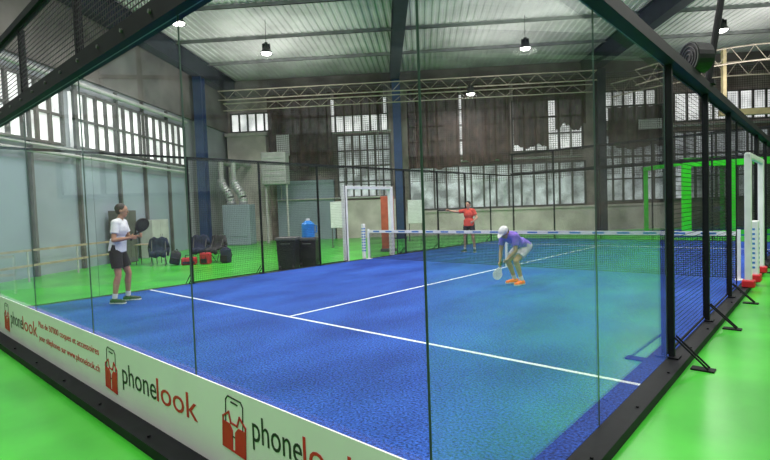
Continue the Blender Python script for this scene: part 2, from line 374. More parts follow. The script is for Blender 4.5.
# lamps
def lamp(x,y,z,first=[None]):
    T=WT(x,y,z)
    if first[0] is None:
        e=empty('pendant_lamp',T,'round industrial high bay lamp hanging from the roof','lamp','high bay lamps')
        g=G().cyl((0,0,.10),(0,0,.34),.20,.09,20); g.cyl((0,0,.34),(0,0,.46),.07,.07)
        for k in range(10):
            a=k*math.pi/5; g.box((-.005,.05,.12),(.005,.17,.40),Matrix.Rotation(a,4,'Z'))
        obj(g,'lamp_housing',M_lampb,parent=e,smooth=False)
        obj(G().cyl((0,0,.0),(0,0,.12),.27,.20,24,False),'lamp_shade',M_lampb,parent=e)
        obj(G().ell((0,0,.04),(.21,.21,.11),n=20),'bulb',M_lampg,parent=e,smooth=True)
        obj(G().cyl((0,0,.46),(0,0,1.4),.012,n=6),'cord',M_lampb,parent=e)
        first[0]=e
    else: dup(first[0],T)
    ld=bpy.data.lights.new('high_bay_light','AREA'); ld.shape='DISK'; ld.size=1.0; ld.energy=285; ld.color=(1,.965,.93)
    lo=bpy.data.objects.new('high_bay_light',ld); lo.location=(x,y,z-.12); COL.objects.link(lo)
for p in ((-8.2,16.7,8.2),(-6.3,20.4,8.2),(4.5,21.8,8.2),(2.6,26.3,7.4),(-7,11,8.2),(-1.5,11,8.2),(4.5,11,8.2),(11,12,8.2),(-6,4.5,8.2),(0,4.5,8.2),(6,4.5,8.2),(12.5,4.5,8.2),(-6,-2.5,8.2),(1,-2.5,8.2),(8,-2.5,8.2),(12,21,8.2),(-1.0,15.0,8.3),(5.5,15,8.3),(16.5,16,8.6)): lamp(*p)
# added fill lights facing up at the roof sheeting, no fixtures there
for x in (-7,4,15):
    for y in (12,23):
        ld=bpy.data.lights.new('roof_fill_light','AREA'); ld.shape='SQUARE'; ld.size=4.5; ld.energy=310; ld.color=(1,.92,.93)
        lo=bpy.data.objects.new('roof_fill_light',ld); lo.location=(x,y,6.4); lo.rotation_euler=(math.pi,0,0); COL.objects.link(lo)

# ------------------------------------------------------------------ COURT
turf=obj(G().box((-10,0,FZ),(0,20,0)),'court_turf',M_turf,CT(),label='saturated blue artificial turf padel court surface',cat='sports court')
def line(a,b,n='court_line'): obj(G().box((a[0],a[1],0),(b[0],b[1],.004)),n,M_line,parent=turf)
line((-10,3.0,0),(0,3.05,0)); line((-10,16.95,0),(0,17.0,0)); line((-5.025,3.05,0),(-4.975,16.95,0))
# base beams
for nm,a,b in (('n',(-10.2,-.2),(.17,-.002)),('f',(-10.2,20.002),(.17,20.2)),('l',(-10.2,0),(-10.002,20)),('r',(0.002,0),(.17,20))):
    g=G().box((a[0],a[1],FZ),(b[0],b[1],-0.002))
    if nm=='r':
        for k in range(20): g.cyl((.12,.5+k,0),(.12,.5+k,.012),.012,n=6)
    if nm=='n':
        for k in range(10): g.cyl((-9.5+k,-.14,0),(-9.5+k,-.14,.012),.012,n=6)
    obj(g,'steel_kerb',M_black,CT(),label='flat black steel base beam bolted around the court edge',cat='base beam',group='court base beams')
# glass panels
def glass(x,y,rot,w=2.0,gm=None):
    g=G(); e=.003; t=.005; h=2.948
    g.mi=0; g.add([(e,-t,0),(w-e,-t,0),(w-e,-t,h),(e,-t,h)],[(0,1,2,3)]); g.add([(e,t,0),(w-e,t,0),(w-e,t,h),(e,t,h)],[(3,2,1,0)])
    g.mi=1
    for a in (e,w-e): g.add([(a,-t,0),(a,t,0),(a,t,h),(a,-t,h)],[(0,1,2,3)])
    g.add([(e,-t,h),(w-e,-t,h),(w-e,t,h),(e,t,h)],[(0,1,2,3)])
    obj(g,'glass_panel',[gm or M_glass,M_edge],CT(x,y,0.002,rot),label='clear tempered glass wall panel of the padel court',cat='glass panel',group='glass wall panels')
for i in range(5): glass(-10+2*i,0,0); glass(-10+2*i,20,0)
for y in (0,2,16,18): glass(0,y,math.pi/2,gm=M_glass2); glass(-10,y,math.pi/2)
# top rails and upper mesh
def rail(a,b,lab='black steel top rail with bolts over the glass'):
    g=G().box(a,b)
    return obj(g,'top_rail',M_black,CT(),label=lab,cat='steel rail',group='court top rails')
r0_=rail((-10.05,-.07,2.952),(.05,.05,3.10)); rail((-10.05,-.04,3.92),(.05,.04,4.0)); rail((-10.05,19.95,2.952),(.05,20.05,3.07)); rail((-10.05,19.96,3.94),(.05,20.04,4.0))
rail((-.01,.06,2.952),(.11,19.94,3.06)); rail((-10.05,.06,2.952),(-10,19.94,3.0))
for k in range(20): obj(G().cyl((-9.75+k*.5,-.07,3.03),(-9.75+k*.5,-.085,3.03),.016,n=8),'bolt',M_frame,parent=r0_)
def meshpanel(x,y,rot,w,z0,z1,m=None,lab='black welded wire mesh fence panel'):
    g=G().add([(0,0,z0),(w,0,z0),(w,0,z1),(0,0,z1)],[(0,1,2,3)])
    p=obj(g,'wire_fence',m or M_mesh,CT(x,y,0,rot),label=lab,cat='fence panel',group='wire mesh panels',uvf=lambda c:(c.x,c.z))
    g=G().box((0,-.008,z0),(w,.008,z0+.02)).box((0,-.008,z1-.02),(w,.008,z1)).box((0,-.008,z0),(.015,.008,z1)).box((w-.015,-.008,z0),(w,.008,z1))
    obj(g,'panel_frame',M_black,parent=p)
for i in range(5): meshpanel(-10+2*i,0,0,2,3.11,3.91,M_meshu,'black wire mesh panel above the glass wall'); meshpanel(-10+2*i,20,0,2,3.08,3.93,M_mesh,'black wire mesh panel above the glass wall')
R=math.pi/2
for a,b in ((4.01,6),(6,8),(8,9.1),(11.5,12),(12,14),(14,15.99)):
    meshpanel(0,a,R,b-a-.004,.03,2.94); meshpanel(-10.0,a,R,b-a-.004,.03,2.94,M_meshl)
meshpanel(0,9.2,R,2.2,2.42,2.94); meshpanel(-10.0,9.2,R,2.2,2.42,2.94,M_meshl)
# posts
def post(x,y,h,out,brace=True,lab='black square steel fence post on a bolted foot',w=.026):
    e=empty('fence_post',CT(x,y,0),lab,'fence post','court fence posts')
    obj(G().box((-w,-w,0),(w,w,h)),'post_shaft',M_black,parent=e)
    obj(G().box((-w,-.07,0),(.07,.07,.015)) if out[0]>=0 else G().box((-.07,-.07,0),(w,.07,.015)),'base_plate',M_black,parent=e)
    if brace:
        g=G(); ox,oy=out
        for s in (-.04,.04):
            p0=V((ox*.03+oy*s,oy*.03+ox*s,.22)); p1=V((ox*.32+oy*s,oy*.32+ox*s,FZ+.02)); g.cyl(p0,p1,.010,n=6)
        pl=V((ox*.27,oy*.27,FZ)); g.box((pl.x-.10 if ox else -.06,pl.y-.10 if oy else -.06,FZ),(pl.x+.10 if ox else .06,pl.y+.10 if oy else .06,FZ+.015))
        obj(g,'brace_foot',M_black,parent=e)
for y in (4.035,6,8,12,14,15.96,18): post(.038,y,2.95,(1,0)); post(-10.032,y,2.95,(-1,0),w=.02)
for x in (-10,-8,-6,-4,-2,0): post(x,20.11,4.0,(0,1))
for x in (-10,-8,-6,-4,-2,0):
    obj(G().box((-.025,.02,3.11),(.025,.06,3.91)),'mesh_stud',M_black,CT(x,0,0),label='short black stud holding the upper mesh',cat='steel stud',group='upper mesh studs')
# slanted mast with round speaker on top of fence
g=G().cyl((0,0,0),(.28,.25,2.2),.04); g.box((-.08,-.08,-.02),(.08,.08,.04)); 
obj(g,'lamp_mast',M_black,CT(.06,6,3.08),label='leaning black steel mast on top of the fence',cat='mast')
e=empty('round_speaker',CT(.06,5.3,3.06),'black round grille speaker on the top rail','speaker')
obj(G().cyl((-.07,-.07,.2),(.07,.07,.2),.19,.17,24),'speaker_body',M_blackp,parent=e,smooth=False)
g=G(); 
for k in range(4): 
    rr=.04+.045*k
    for i in range(20):
        a=i*math.pi/10; b=(i+1)*math.pi/10; q=lambda t:V((-.075+rr*math.cos(t)*.707,-.075-rr*math.cos(t)*.707,.2+rr*math.sin(t)))
        g.cyl(q(a),q(b),.006,n=5)
obj(g,'speaker_grille',M_frame,parent=e); obj(G().box((-.03,-.03,0),(.03,.03,.05)),'mount',M_black,parent=e)
# net
net=empty('court_net',CT(0,10,0),'black mesh court net with white top tape','net')
obj(G().add([(-9.9,0,.03),(-.1,0,.03),(-.1,0,.88),(-9.9,0,.88)],[(0,1,2,3)]),'net_mesh',M_net,parent=net,uvf=lambda c:(c.x,c.z))
obj(G().box((-9.9,-.015,.86),(-.1,.015,.945)),'top_tape',M_whiteglossy,parent=net)
g=G()
for k in range(18):
    x=-9.7+k*.53; g.box((x,-.018,.885),(x+.26,.018,.922))
obj(g,'tape_print',M_bluemark,parent=net)
obj(G().box((-5.03,-.012,0.005),(-4.97,.012,.86)),'centre_strap',M_whiteglossy,parent=net)
for x in (-9.93,-.07): obj(G().box((x-.03,-.03,0.005),(x+.03,.03,.98)).box((x-.06,-.1,0.005),(x+.06,.1,.02)),'net_post',M_whiteglossy,parent=net)
# padded door frames at the net ends
def gate(x,s):
    e=empty('gate_frame',CT(x,0,0),'white padded doorway frame beside the net','gate frame','doorway frames')
    q=.07 if s<0 else .052
    for y in (9.2,11.4):
        obj(G().rbox((-q,y-q,0),(q,y+q,2.36),.015),'gate_post',M_whiteglossy,parent=e)
        if s>0: obj(G().rbox((-.09,y-.10,0),(.10,y+.10,.13),.02),'red_foot',M_red,parent=e)
    obj(G().rbox((-q+.01,9.2-q,2.28),(q-.01,11.4+q,2.38),.015),'gate_header',M_whiteglossy,parent=e)
    w=.05 if s<0 else .085
    obj(G().rbox((-w,10-w,0),(w,10+w,1.15),.02),'post_pad',M_whiteglossy,parent=e)
    g=G()
    for k in range(9): g.box((-w-.003,9.96,.25+k*.09),(w+.003,10.04,.29+k*.09)); g.box((-.03,10-w-.003,.25+k*.09),(.03,10+w+.003,.29+k*.09))
    obj(g,'pad_print',M_bluemark,parent=e)
    if s>0: obj(G().rbox((-.12,9.85,0),(.12,10.15,.14),.02),'red_foot',M_red,parent=e)
gate(.16,1); gate(-10.16,-1)

# ------------------------------------------------------------------ BANNER
ban=obj(G().box((-10,-.034,.0),(-.03,-.024,.54)),'banner',M_banner,CT(),label='white sponsor banner with black and red lettering along glass wall',cat='banner')
def text(s,x0,x1,z,size,mat_,parent,nm='lettering',hz=None,y=-.036,bold=0):
    cu=bpy.data.curves.new('t','FONT'); cu.body=s; cu.size=size; cu.extrude=.0008; cu.resolution_u=3; cu.offset=bold
    o=bpy.data.objects.new('t',cu); COL.objects.link(o); bpy.context.view_layer.update()
    dg=bpy.context.evaluated_depsgraph_get(); me=bpy.data.meshes.new_from_object(o.evaluated_get(dg)); bpy.data.objects.remove(o)
    xs=[v.co.x for v in me.vertices]; a,b=min(xs),max(xs); k=(x1-x0)/(b-a)
    for v in me.vertices:
        cx,cy,cz=v.co; v.co=(x0+(cx-a)*k,y-cz,z+cy*(hz or 1))
    me.materials.clear(); me.materials.append(mat_)
    for p in me.polygons: p.material_index=0
    ob=bpy.data.objects.new(nm,me); put(ob,None,parent); return ob
def icon(x,parent,k=1.0,zc=.28,kz=1.0):
    y0,y1=-.038,-.034
    th=math.radians(-4); cx,cz=x+.15*k,zc
    def rt(p):
        px,pz=x+(p[0])*k, zc+(p[1]-.26)*kz
        return (cx+(px-cx)*math.cos(th)-(pz-cz)*math.sin(th), cz+(px-cx)*math.sin(th)+(pz-cz)*math.cos(th))
    def poly(g,pts,w=.012,d=0):
        pts=[rt(p) for p in pts]
        for (a,b),(c,dd_) in zip(pts,pts[1:]+pts[:1]):
            A=V((a,0,b));B=V((c,0,dd_)); dd=(B-A).normalized(); n=V((-dd.z,0,dd.x))*w/2
            A=A-dd*w/2;B=B+dd*w/2
            vs=[A+n,B+n,B-n,A-n]; g.add([(v.x,y1-d,v.z) for v in vs]+[(v.x,y0-d,v.z) for v in vs],[(0,1,2,3),(7,6,5,4),(0,4,5,1),(1,5,6,2),(2,6,7,3),(3,7,4,0)])
    g=G(); poly(g,[(.07,.18),(.07,.42),(.09,.45),(.21,.45),(.23,.42),(.23,.18)],.007)
    poly(g,[(.12,.415),(.18,.415),(.18,.42),(.12,.42)],.004)
    o=obj(g,'phone_icon',M_ink,parent=parent)
    g=G(); poly(g,[(.045,.08),(.045,.29),(.10,.34),(.12,.27),(.18,.27),(.20,.34),(.255,.29),(.255,.08)],.012,.0015)
    obj(g,'red_outline',M_red,parent=o)
    def sol(pts,m,nm,par,d=.001):
        g=G(); pts=[rt(p) for p in pts]; n=len(pts); g.add([(a,y1-d,b) for a,b in pts]+[(a,y0-d,b) for a,b in pts],[tuple(range(n)),tuple(range(n,2*n))[::-1]]+[(i,n+i,n+(i+1)%n,(i+1)%n) for i in range(n)])
        return obj(g,nm,m,parent=par)
    sol([(.05,.08),(.138,.08),(.138,.22),(.11,.26),(.05,.26)],M_red,'red_block',o)
    sol([(.162,.08),(.25,.08),(.25,.26),(.19,.26),(.162,.22)],M_red,'red_block',o)
for x,k,a,b,c,z,hz,zc,kz in ((-9.6,1.25,-9.18,-8.6,-8.12,.22,.76,.28,1),(-7.6,1.25,-7.18,-6.55,-5.86,.22,.76,.28,1),(-3.68,1.25,-3.24,-2.58,-1.94,.22,.76,.28,1),(-1.66,1.2,-1.28,-.82,-.36,.29,.68,.32,.9)):
    icon(x,ban,k,zc,kz)
    text('phone',a,b,z,.34,M_ink,ban,hz=hz); text('look',b+.010,c,z,.34,M_red,ban,hz=hz)
for s,z in (("Plus de 50'000 coques et accessoires",.36),("pour téléphones sur www.phonelook.ch",.20)):
    text(s,-5.78,-3.78,z,.09,M_red,ban,hz=1.1)

# ------------------------------------------------------------------ NEIGHBOURING GREEN COURT
def greenframe(x0,x1,y,n):
    e=empty('green_court_frame',WT(0,y,FZ+.02),'green steel cage frame with dark mesh of neighbouring court','court frame')
    for i in range(n+1):
        x=x0+(x1-x0)*i/n; obj(G().box((x-.17,-.08,0),(x+.17,.08,3.3)).box((x-.22,-.16,0),(x+.22,.16,.03)),'green_post',M_gframe,parent=e)
    for z0,z1 in ((3.06,3.44),(.0,.2)):
        obj(G().box((x0-.09,-.06,z0),(x1+.09,.06,z1)),'green_rail',M_gframe,parent=e)
    for s in (x0,x1):
        obj(G().box((s-.09,0.06,3.16),(s+.09,3.94,3.36)),'green_rail',M_gframe,parent=e)
        obj(G().box((s-.09,3.94,0),(s+.09,4.06,3.36)),'green_post',M_gframe,parent=e)
    obj(G().add([(x0,0,.1),(x1,0,.1),(x1,0,3.2),(x0,0,3.2)],[(0,1,2,3)]),'cage_mesh',M_meshd,parent=e,uvf=lambda c:(c.x,c.z))
greenframe(11.6,15.4,23.0,2)
obj(G().box((11.0,22.5,FZ),(22,28,FZ+.02)),'neighbour_turf',M_turf,label='blue turf of the neighbouring court',cat='sports court')
g=G(); g.box((16.8,24.5,FZ+.03),(17.1,24.8,8.75)); obj(g,'ochre_column',M_yel,label='pale ochre painted steel column',cat='column')
g=G(); g.box((14.5,25.5,5.6),(23.5,25.7,5.85)); g.box((14.5,25.45,5.55),(23.5,25.75,5.6))
for xx in (14.7,18.5,23.3): g.box((xx-.08,25.5,5.85),(xx+.08,25.7,8.8))
obj(g,'crane_rail',M_yel,label='pale ochre overhead crane rail',cat='crane rail')

# ------------------------------------------------------------------ SIDE OBJECTS
def bin_(M,w,h,lab):
    e=empty('storage_bin',M,lab,'bin','black storage bins')
    g=G(); a=w/2; b=a*.88
    g.add([(-b,-b,0),(b,-b,0),(b,b,0),(-b,b,0),(-a,-a,h),(a,-a,h),(a,a,h),(-a,a,h)],[(3,2,1,0),(4,5,6,7),(0,1,5,4),(1,2,6,5),(2,3,7,6),(3,0,4,7)])
    for k in (.33,.66): 
        q=b+(a-b)*k+.012; g.box((-q,-q,h*k-.015),(q,q,h*k+.015))
    obj(g,'bin_body',M_blackp,parent=e)
    obj(G().rbox((-a-.03,-a-.03,h-.03),(a+.03,a+.03,h+.06),.02),'bin_lid',M_frame,parent=e)
    for xx in (-a*.7,a*.7): obj(G().cyl((xx-.03,-b-.01,.07),(xx+.03,-b-.01,.07),.07,n=14),'wheel',M_blackp,parent=e)
    obj(G().tube([V((-.12,-a-.05,h-.12)),V((.12,-a-.05,h-.12))],.015).cyl((-.12,-a-.05,h-.12),(-.12,-a+.02,h-.12),.012).cyl((.12,-a-.05,h-.12),(.12,-a+.02,h-.12),.012),'bin_handle',M_frame,parent=e)
    return e
bin_(CT(-10.75,7.40,FZ,.6521),.56,.90,'black plastic storage bin with lid beside the fence')
bin_(CT(-10.80,8.22,FZ,.6521),.56,.84,'black plastic storage bin carrying a blue container')
e=empty('water_container',CT(-10.80,8.22,FZ+.905,.6)@Matrix.Scale(1.35,4),'blue plastic water container with cap standing on a bin','container')
obj(G().cyl((0,0,0),(0,0,.30),.15,.15,20).cyl((0,0,.30),(0,0,.38),.15,.05,20),'container_body',M_cyan,parent=e)
obj(G().cyl((0,0,.38),(0,0,.43),.045,.045,14),'cap',M_white,parent=e)
obj(G().tube([V((.14,0,.1)),V((.2,0,.12)),V((.2,0,.25)),V((.14,0,.27))],.014),'handle',M_cyan,parent=e)
# white notice boards on legs
for X,Y,lab in ((-3.9,22.5,'white blank notice board standing on legs'),(-.45,25.5,'pale blank poster board on legs near the doorway')):
    e=empty('notice_board',WT(X,Y,FZ),lab,'board')
    obj(G().rbox((-.38,-.02,.9),(.38,.02,2.1),.01),'board_panel',M_whiteglossy,parent=e)
    for x in (-.33,.33): obj(G().box((x-.02,-.02,0),(x+.02,.02,.9)).box((x-.02,-.25,0),(x+.02,.25,.03)),'leg',M_frame,parent=e)
# orange red roll-up display
e=empty('roll_up_display',WT(-1.45,19.6,FZ),'plain orange red roll-up display standing behind the doorway','display')
obj(G().rbox((-.26,-.01,.12),(.26,.01,2.2),.004),'display_fabric',M_orange,parent=e)
obj(G().rbox((-.32,-.12,0),(.32,.12,.12),.02),'display_base',M_frame,parent=e)
# folding chairs
def chair(M,lab):
    e=empty('folding_chair',M,lab,'chair','folding chairs')
    obj(G().rbox((-.22,-.2,.43),(.22,.2,.46),.01),'seat',M_blackp,parent=e)
    obj(G().rbox((-.22,.2,.62),(.22,.225,.85),.01),'backrest',M_blackp,parent=e)
    for x in (-.22,.22):
        obj(G().tube([V((x,-.22,0)),V((x,.21,.88))],.014),'leg',M_frame,parent=e)
        obj(G().tube([V((x,.26,0)),V((x,-.12,.44))],.014),'leg',M_frame,parent=e)
    return e
chair(WT(-9.3,16.6,FZ,.4),'black folding chair with a dark jacket on it'); chair(WT(-7.55,17.3,FZ,-.3),'black folding chair next to bags'); chair(WT(-8.25,17.5,FZ,.15),'black folding chair behind red bags')
def remesh(g,vox,sm,m,name='r'):
    me=g.mesh('tmp',[m] if not isinstance(m,list) else m); o=bpy.data.objects.new('tmp',me); COL.objects.link(o)
    md=o.modifiers.new('r','REMESH'); md.mode='VOXEL'; md.voxel_size=vox
    if sm: s=o.modifiers.new('s','SMOOTH'); s.iterations=sm; s.factor=.5
    bpy.context.view_layer.update(); dg=bpy.context.evaluated_depsgraph_get()
    r=bpy.data.meshes.new_from_object(o.evaluated_get(dg)); bpy.data.objects.remove(o); bpy.data.meshes.remove(me)
    for p in r.polygons: p.use_smooth=True
    return r
def jacket(m,M,lab):   # cloth thrown over a chair back and seat, with hanging sleeves
    g=G(); prof=[(-.23,.30),(-.24,.46),(-.05,.50),(.14,.52),(.17,.70),(.19,.93),(.22,.97),(.26,.93),(.27,.70),(.28,.42)]
    n=10
    for i in range(n+1):
        u=-.27+.54*i/n
        for j,(y,z) in enumerate(prof):
            w=1+.06*math.sin(j*1.7+i); g.v.append(V((u*w,y+.02*math.sin(i*2.1+j),z+.03*math.sin(i*1.3+j*.8))))
    k=len(prof)
    for i in range(n):
        for j in range(k-1): g.f.append([i*k+j,(i+1)*k+j,(i+1)*k+j+1,i*k+j+1]); g.m.append(0)
    me=g.mesh('jacket',[m],smooth=True); o=bpy.data.objects.new('jacket',me); md=o.modifiers.new('s','SOLIDIFY'); md.thickness=.035
    put(o,M,None,lab,'jacket')
    for s in (-1,1): obj(G().cap((s*.25,.24,.85),(s*.31,.22,.60),.06,.055).cap((s*.31,.22,.60),(s*.29,.16,.34),.055,.04),'sleeve',m,parent=o,smooth=True)
jacket(M_navy,WT(-9.3,16.6,FZ,.4),'dark navy jacket draped over a folding chair')
jacket(M_grey,WT(-7.55,17.3,FZ,-.3),'dark grey jacket hung over the back of a folding chair')
jacket(M_navy,WT(-8.25,17.5,FZ,.15),'dark navy jacket thrown over a chair behind red bags')
def pack(M,m,w,h,lab):
    e=empty('backpack',M,lab,'backpack')
    obj(G().rbox((-w/2,-.11,0),(w/2,.11,h),.06).ell((0,.0,h-.02),(w*.42,.10,.07)),'pack_body',m,parent=e,smooth=True)
    obj(G().rbox((-w/2+.04,-.17,.04),(w/2-.04,-.09,h*.55),.03),'front_pocket',M_blackp,parent=e)
    obj(G().tube([V((-.05,.02,h+.02)),V((0,.02,h+.10)),V((.05,.02,h+.02))],.012),'handle',M_blackp,parent=e)
    for s in (-1,1): obj(G().tube([V((s*w*.3,.10,h-.03)),V((s*w*.34,.17,h*.5)),V((s*w*.3,.10,.08))],.016),'strap',M_blackp,parent=e)
T15=Matrix.Rotation(.22,4,'Y')
pack(WT(-8.70,16.5,FZ+.03,.5)@T15,M_grey,.34,.44,'dark grey backpack leaning on the green floor')
pack(WT(-7.0,16.9,FZ,-.3),M_navy,.36,.50,'dark backpack standing on the floor by chairs')
def sbag(M,w,h,lab):
    e=empty('sports_bag',M,lab,'bag')
    obj(G().rbox((-w/2,-.14,0),(w/2,.14,h),.05),'bag_body',M_redbag,parent=e)
    obj(G().rbox((-w/2+.05,-.155,.05),(w/2-.05,-.135,h*.5),.008),'front_pocket',M_blackp,parent=e)
    obj(G().tube([V((-w*.22,-.15,h*.4)),V((-w*.2,-.10,h+.08)),V((w*.2,-.10,h+.08)),V((w*.22,-.15,h*.4))],.012),'strap',M_blackp,parent=e)
sbag(WT(-8.15,16.5,FZ,.3),.50,.26,'red sports bag with black pocket lying on the green floor')
sbag(WT(-7.60,16.6,FZ,-.1),.34,.40,'small red sports bag next to a chair')
# small table
e=empty('folding_table',WT(-10.0,17.2,FZ,.2),'light wood topped folding table by the wall','table')
obj(G().rbox((-.4,-.3,.7),(.4,.3,.73),.01),'table_top',M_wood,parent=e)
for x in (-.35,.35):
    for y in (-.25,.25): obj(G().cyl((x,y,0),(x,y,.7),.015),'leg',M_frame,parent=e)

# ------------------------------------------------------------------ PEOPLE
def R3(f,u=V((0,0,1))):
    f=V(f).normalized(); s=u.cross(f).normalized(); u2=f.cross(s); return Matrix((f,s,u2)).transposed()  # columns fwd,left,up
def hand(g,w,d,n,side,curl=1.0):
    d=V(d).normalized(); n=(V(n)-V(n).dot(d)*d).normalized(); s=d.cross(n)*side
    c=w+d*.05
    g.ell(c,(.045,.012+.004,.038),Matrix((d,n,s)).transposed(),10)
    for k,(o,l) in enumerate(((-.030,.030),(-.010,.036),(.011,.034),(.030,.026))):
        a=w+d*.085+s*o; b=a+(d*(1-.5*curl)+n*.6*curl).normalized()*l; c2=b+(d*(.4-1.0*curl)+n*.8).normalized()*l*.8; 
        g.cap(w+d*.05+s*o,a,.0105,.0105,8); g.cap(a,b,.0105,.0095,8); g.cap(b,c2,.0095,.0085,8)
    a=w+d*.03-s*.035; b=a+(d*.6-s*.5+n*.5).normalized()*.04; c2=b+(d*.5+n*.7+s*.1).normalized()*.03
    g.cap(w+d*.02,a,.016,.014,8); g.cap(a,b,.013,.0115,8); g.cap(b,c2,.0115,.0095,8)
    return c+n*.03
def person(M,J,skin,shirt,shorts,shoes,label,hf,hairstyle='short',capm=None,sock=M_sole,vo=.009):
    J={k:V(v) for k,v in J.items()}
    hf=V(hf).normalized(); HR=R3(hf); H=J['head']; up=HR@V((0,0,1))
    tor=J['chest']-J['pelvis']; tu=tor.normalized()
    g=G()
    lat=(J['shL']-J['shR']).normalized(); fr=lat.cross(tu).normalized(); TR=Matrix((fr,lat,tu)).transposed()
    g.cap(J['hipL']+V((0,0,.02)),J['hipR']+V((0,0,.02)),.095,.095)
    g.ell(J['pelvis'],(.11,.155,.12),TR); g.ell(J['pelvis'].lerp(J['chest'],.45),(.095,.13,.16),TR); g.ell(J['chest'],(.115,.165,.17),TR)
    g.cap(J['shL'],J['shR'],.062,.062)
    nb=(J['shL']+J['shR'])/2+tu*.05
    g.cap(nb,H-up*.07,.058,.05)
    g.cap(J['shL'],nb,.055,.05); g.cap(J['shR'],nb,.055,.05)
    g.ell(H+up*.02,(.098,.076,.098),HR,18); g.ell(H+HR@V((.022,0,-.045)),(.068,.056,.075),HR,14); g.ell(H+HR@V((.05,0,-.095)),(.03,.032,.022),HR,10)
    g.cap(H+HR@V((.088,0,.02)),H+HR@V((.108,0,-.022)),.009,.013,8); g.ell(H+HR@V((.086,0,-.058)),(.012,.026,.010),HR,8)
    for s in (-1,1):
        g.ell(H+HR@V((-.005,s*.078,-.005)),(.02,.010,.032),HR,10); g.ell(H+HR@V((.075,s*.03,.03)),(.02,.026,.008),HR,8)
    ends={}
    for s,c in ((1,'L'),(-1,'R')):
        sh,el,wr=J['sh'+c],J['el'+c],J['wr'+c]
        g.cap(sh,el,.052,.037); g.cap(el,el.lerp(wr,.35),.037,.039); g.cap(el.lerp(wr,.35),wr,.039,.025)
        d=(wr-el).normalized(); n=J.get('palm'+c,V((.3,-s*1,0))); ends[c]=hand(g,wr,d,n,s)
        hp,kn,an,toe=J['hip'+c],J['kn'+c],J['an'+c],J['toe'+c]
        g.cap(hp,hp.lerp(kn,.4),.09,.08); g.cap(hp.lerp(kn,.4),kn,.08,.053)
        ca=kn.lerp(an,.3)-hf*.012; g.cap(kn,ca,.053,.057); g.cap(ca,an,.057,.034)
        g.cap(an+V((0,0,-.035)),toe,.035,.03)
    e=empty('person',M,label,'person')
    me=remesh(g,vo,3,skin); b=bpy.data.objects.new('body',me); put(b,None,e)
    g=G()
    g.ell(J['chest'],(.128,.18,.175),TR); g.ell(J['pelvis'].lerp(J['chest'],.45),(.112,.15,.17),TR)
    g.cap(J['shL'],J['shR'],.075,.075); g.cap(J['shL'],nb,.066,.058); g.cap(J['shR'],nb,.066,.058)
    for k in (-.07,-.035,0,.035,.07): g.cyl(J['pelvis']-tu*.05+lat*k,J['pelvis'].lerp(J['chest'],.5)+lat*k,.125,.11,20)
    for c in 'LR':
        sh,el=J['sh'+c],J['el'+c]; g.cyl(sh,sh.lerp(el,.62),.068,.066,18); g.ell(sh,.07)
    put(bpy.data.objects.new('shirt',remesh(g,.011,3,shirt)),None,e)
    g=G()
    for k in (-.08,-.04,0,.04,.08): g.cyl(J['pelvis']+tu*.10+lat*k,J['pelvis']-tu*.08+lat*k,.105,.118,20)
    for c in 'LR':
        hp,kn=J['hip'+c],J['kn'+c]; g.ell(hp,.108); g.cyl(hp,hp.lerp(kn,.68),.106,.098,20)
    put(bpy.data.objects.new('shorts',remesh(g,.011,3,shorts)),None,e)
    for c in 'LR':
        an,toe=J['an'+c],J['toe'+c]; kn=J['kn'+c]; f=(toe-an); f.z=0; f.normalize()
        b0=V((an.x,an.y,toe.z-.03))
        g=G(); g.cap(b0-f*.045+V((0,0,.04)),b0+f*.12+V((0,0,.035)),.046,.042); g.cap(b0+V((0,0,.06)),b0+V((0,0,.09)),.045,.043)
        g.ell(b0+f*.17+V((0,0,.03)),(.05,.05,.032))
        sh=bpy.data.objects.new('shoe',remesh(g,.009,2,shoes)); put(sh,None,e)
        g=G(); 
        for t,r in ((-.05,.045),(0,.042),(.06,.045),(.12,.05),(.17,.052)): g.cyl(b0+f*t+V((0,0,-.002)),b0+f*t+V((0,0,.018)),r,r,14)
        obj(g,'sole',M_sole,parent=sh)
        obj(G().cyl(an+V((0,0,.0)),an.lerp(kn,.22),.043,.046,16),'sock',sock,parent=e)
    for s in (-1,1): obj(G().ell(H+HR@V((.089,s*.031,.010)),(.006,.011,.006),HR,10),'eye',M_eye,parent=e,smooth=True)
    obj(G().ell(H+HR@V((.093,0,-.058)),(.008,.024,.006),HR,10),'mouth',M_lip,parent=e,smooth=True)
    g=G(); g.ell(H+HR@V((-.022,0,.04)),(.102,.086,.095),HR,18)
    g.ell(H+HR@V((-.035,0,.0)),(.072,.082,.075),HR,14)
    put(bpy.data.objects.new('hair',remesh(g,.010,2,M_hair)),None,e)
    if capm:
        g=G(); g.ell(H+HR@V((-.01,0,.055)),(.112,.096,.082),HR,18)
        g.add([H+HR@V(p) for p in ((.06,-.075,.055),(.12,-.06,.052),(.175,-.03,.045),(.185,0,.045),(.175,.03,.045),(.12,.06,.052),(.06,.075,.055),
              (.06,-.075,.067),(.12,-.06,.066),(.175,-.03,.058),(.185,0,.058),(.175,.03,.058),(.12,.06,.066),(.06,.075,.067))],
              [(0,1,2,3,4,5,6),(13,12,11,10,9,8,7)]+[(i,i+7,(i+1)%7+7,(i+1)%7) for i in range(7)])
        obj(g,'cap',capm,parent=e,smooth=False)
    return e,ends
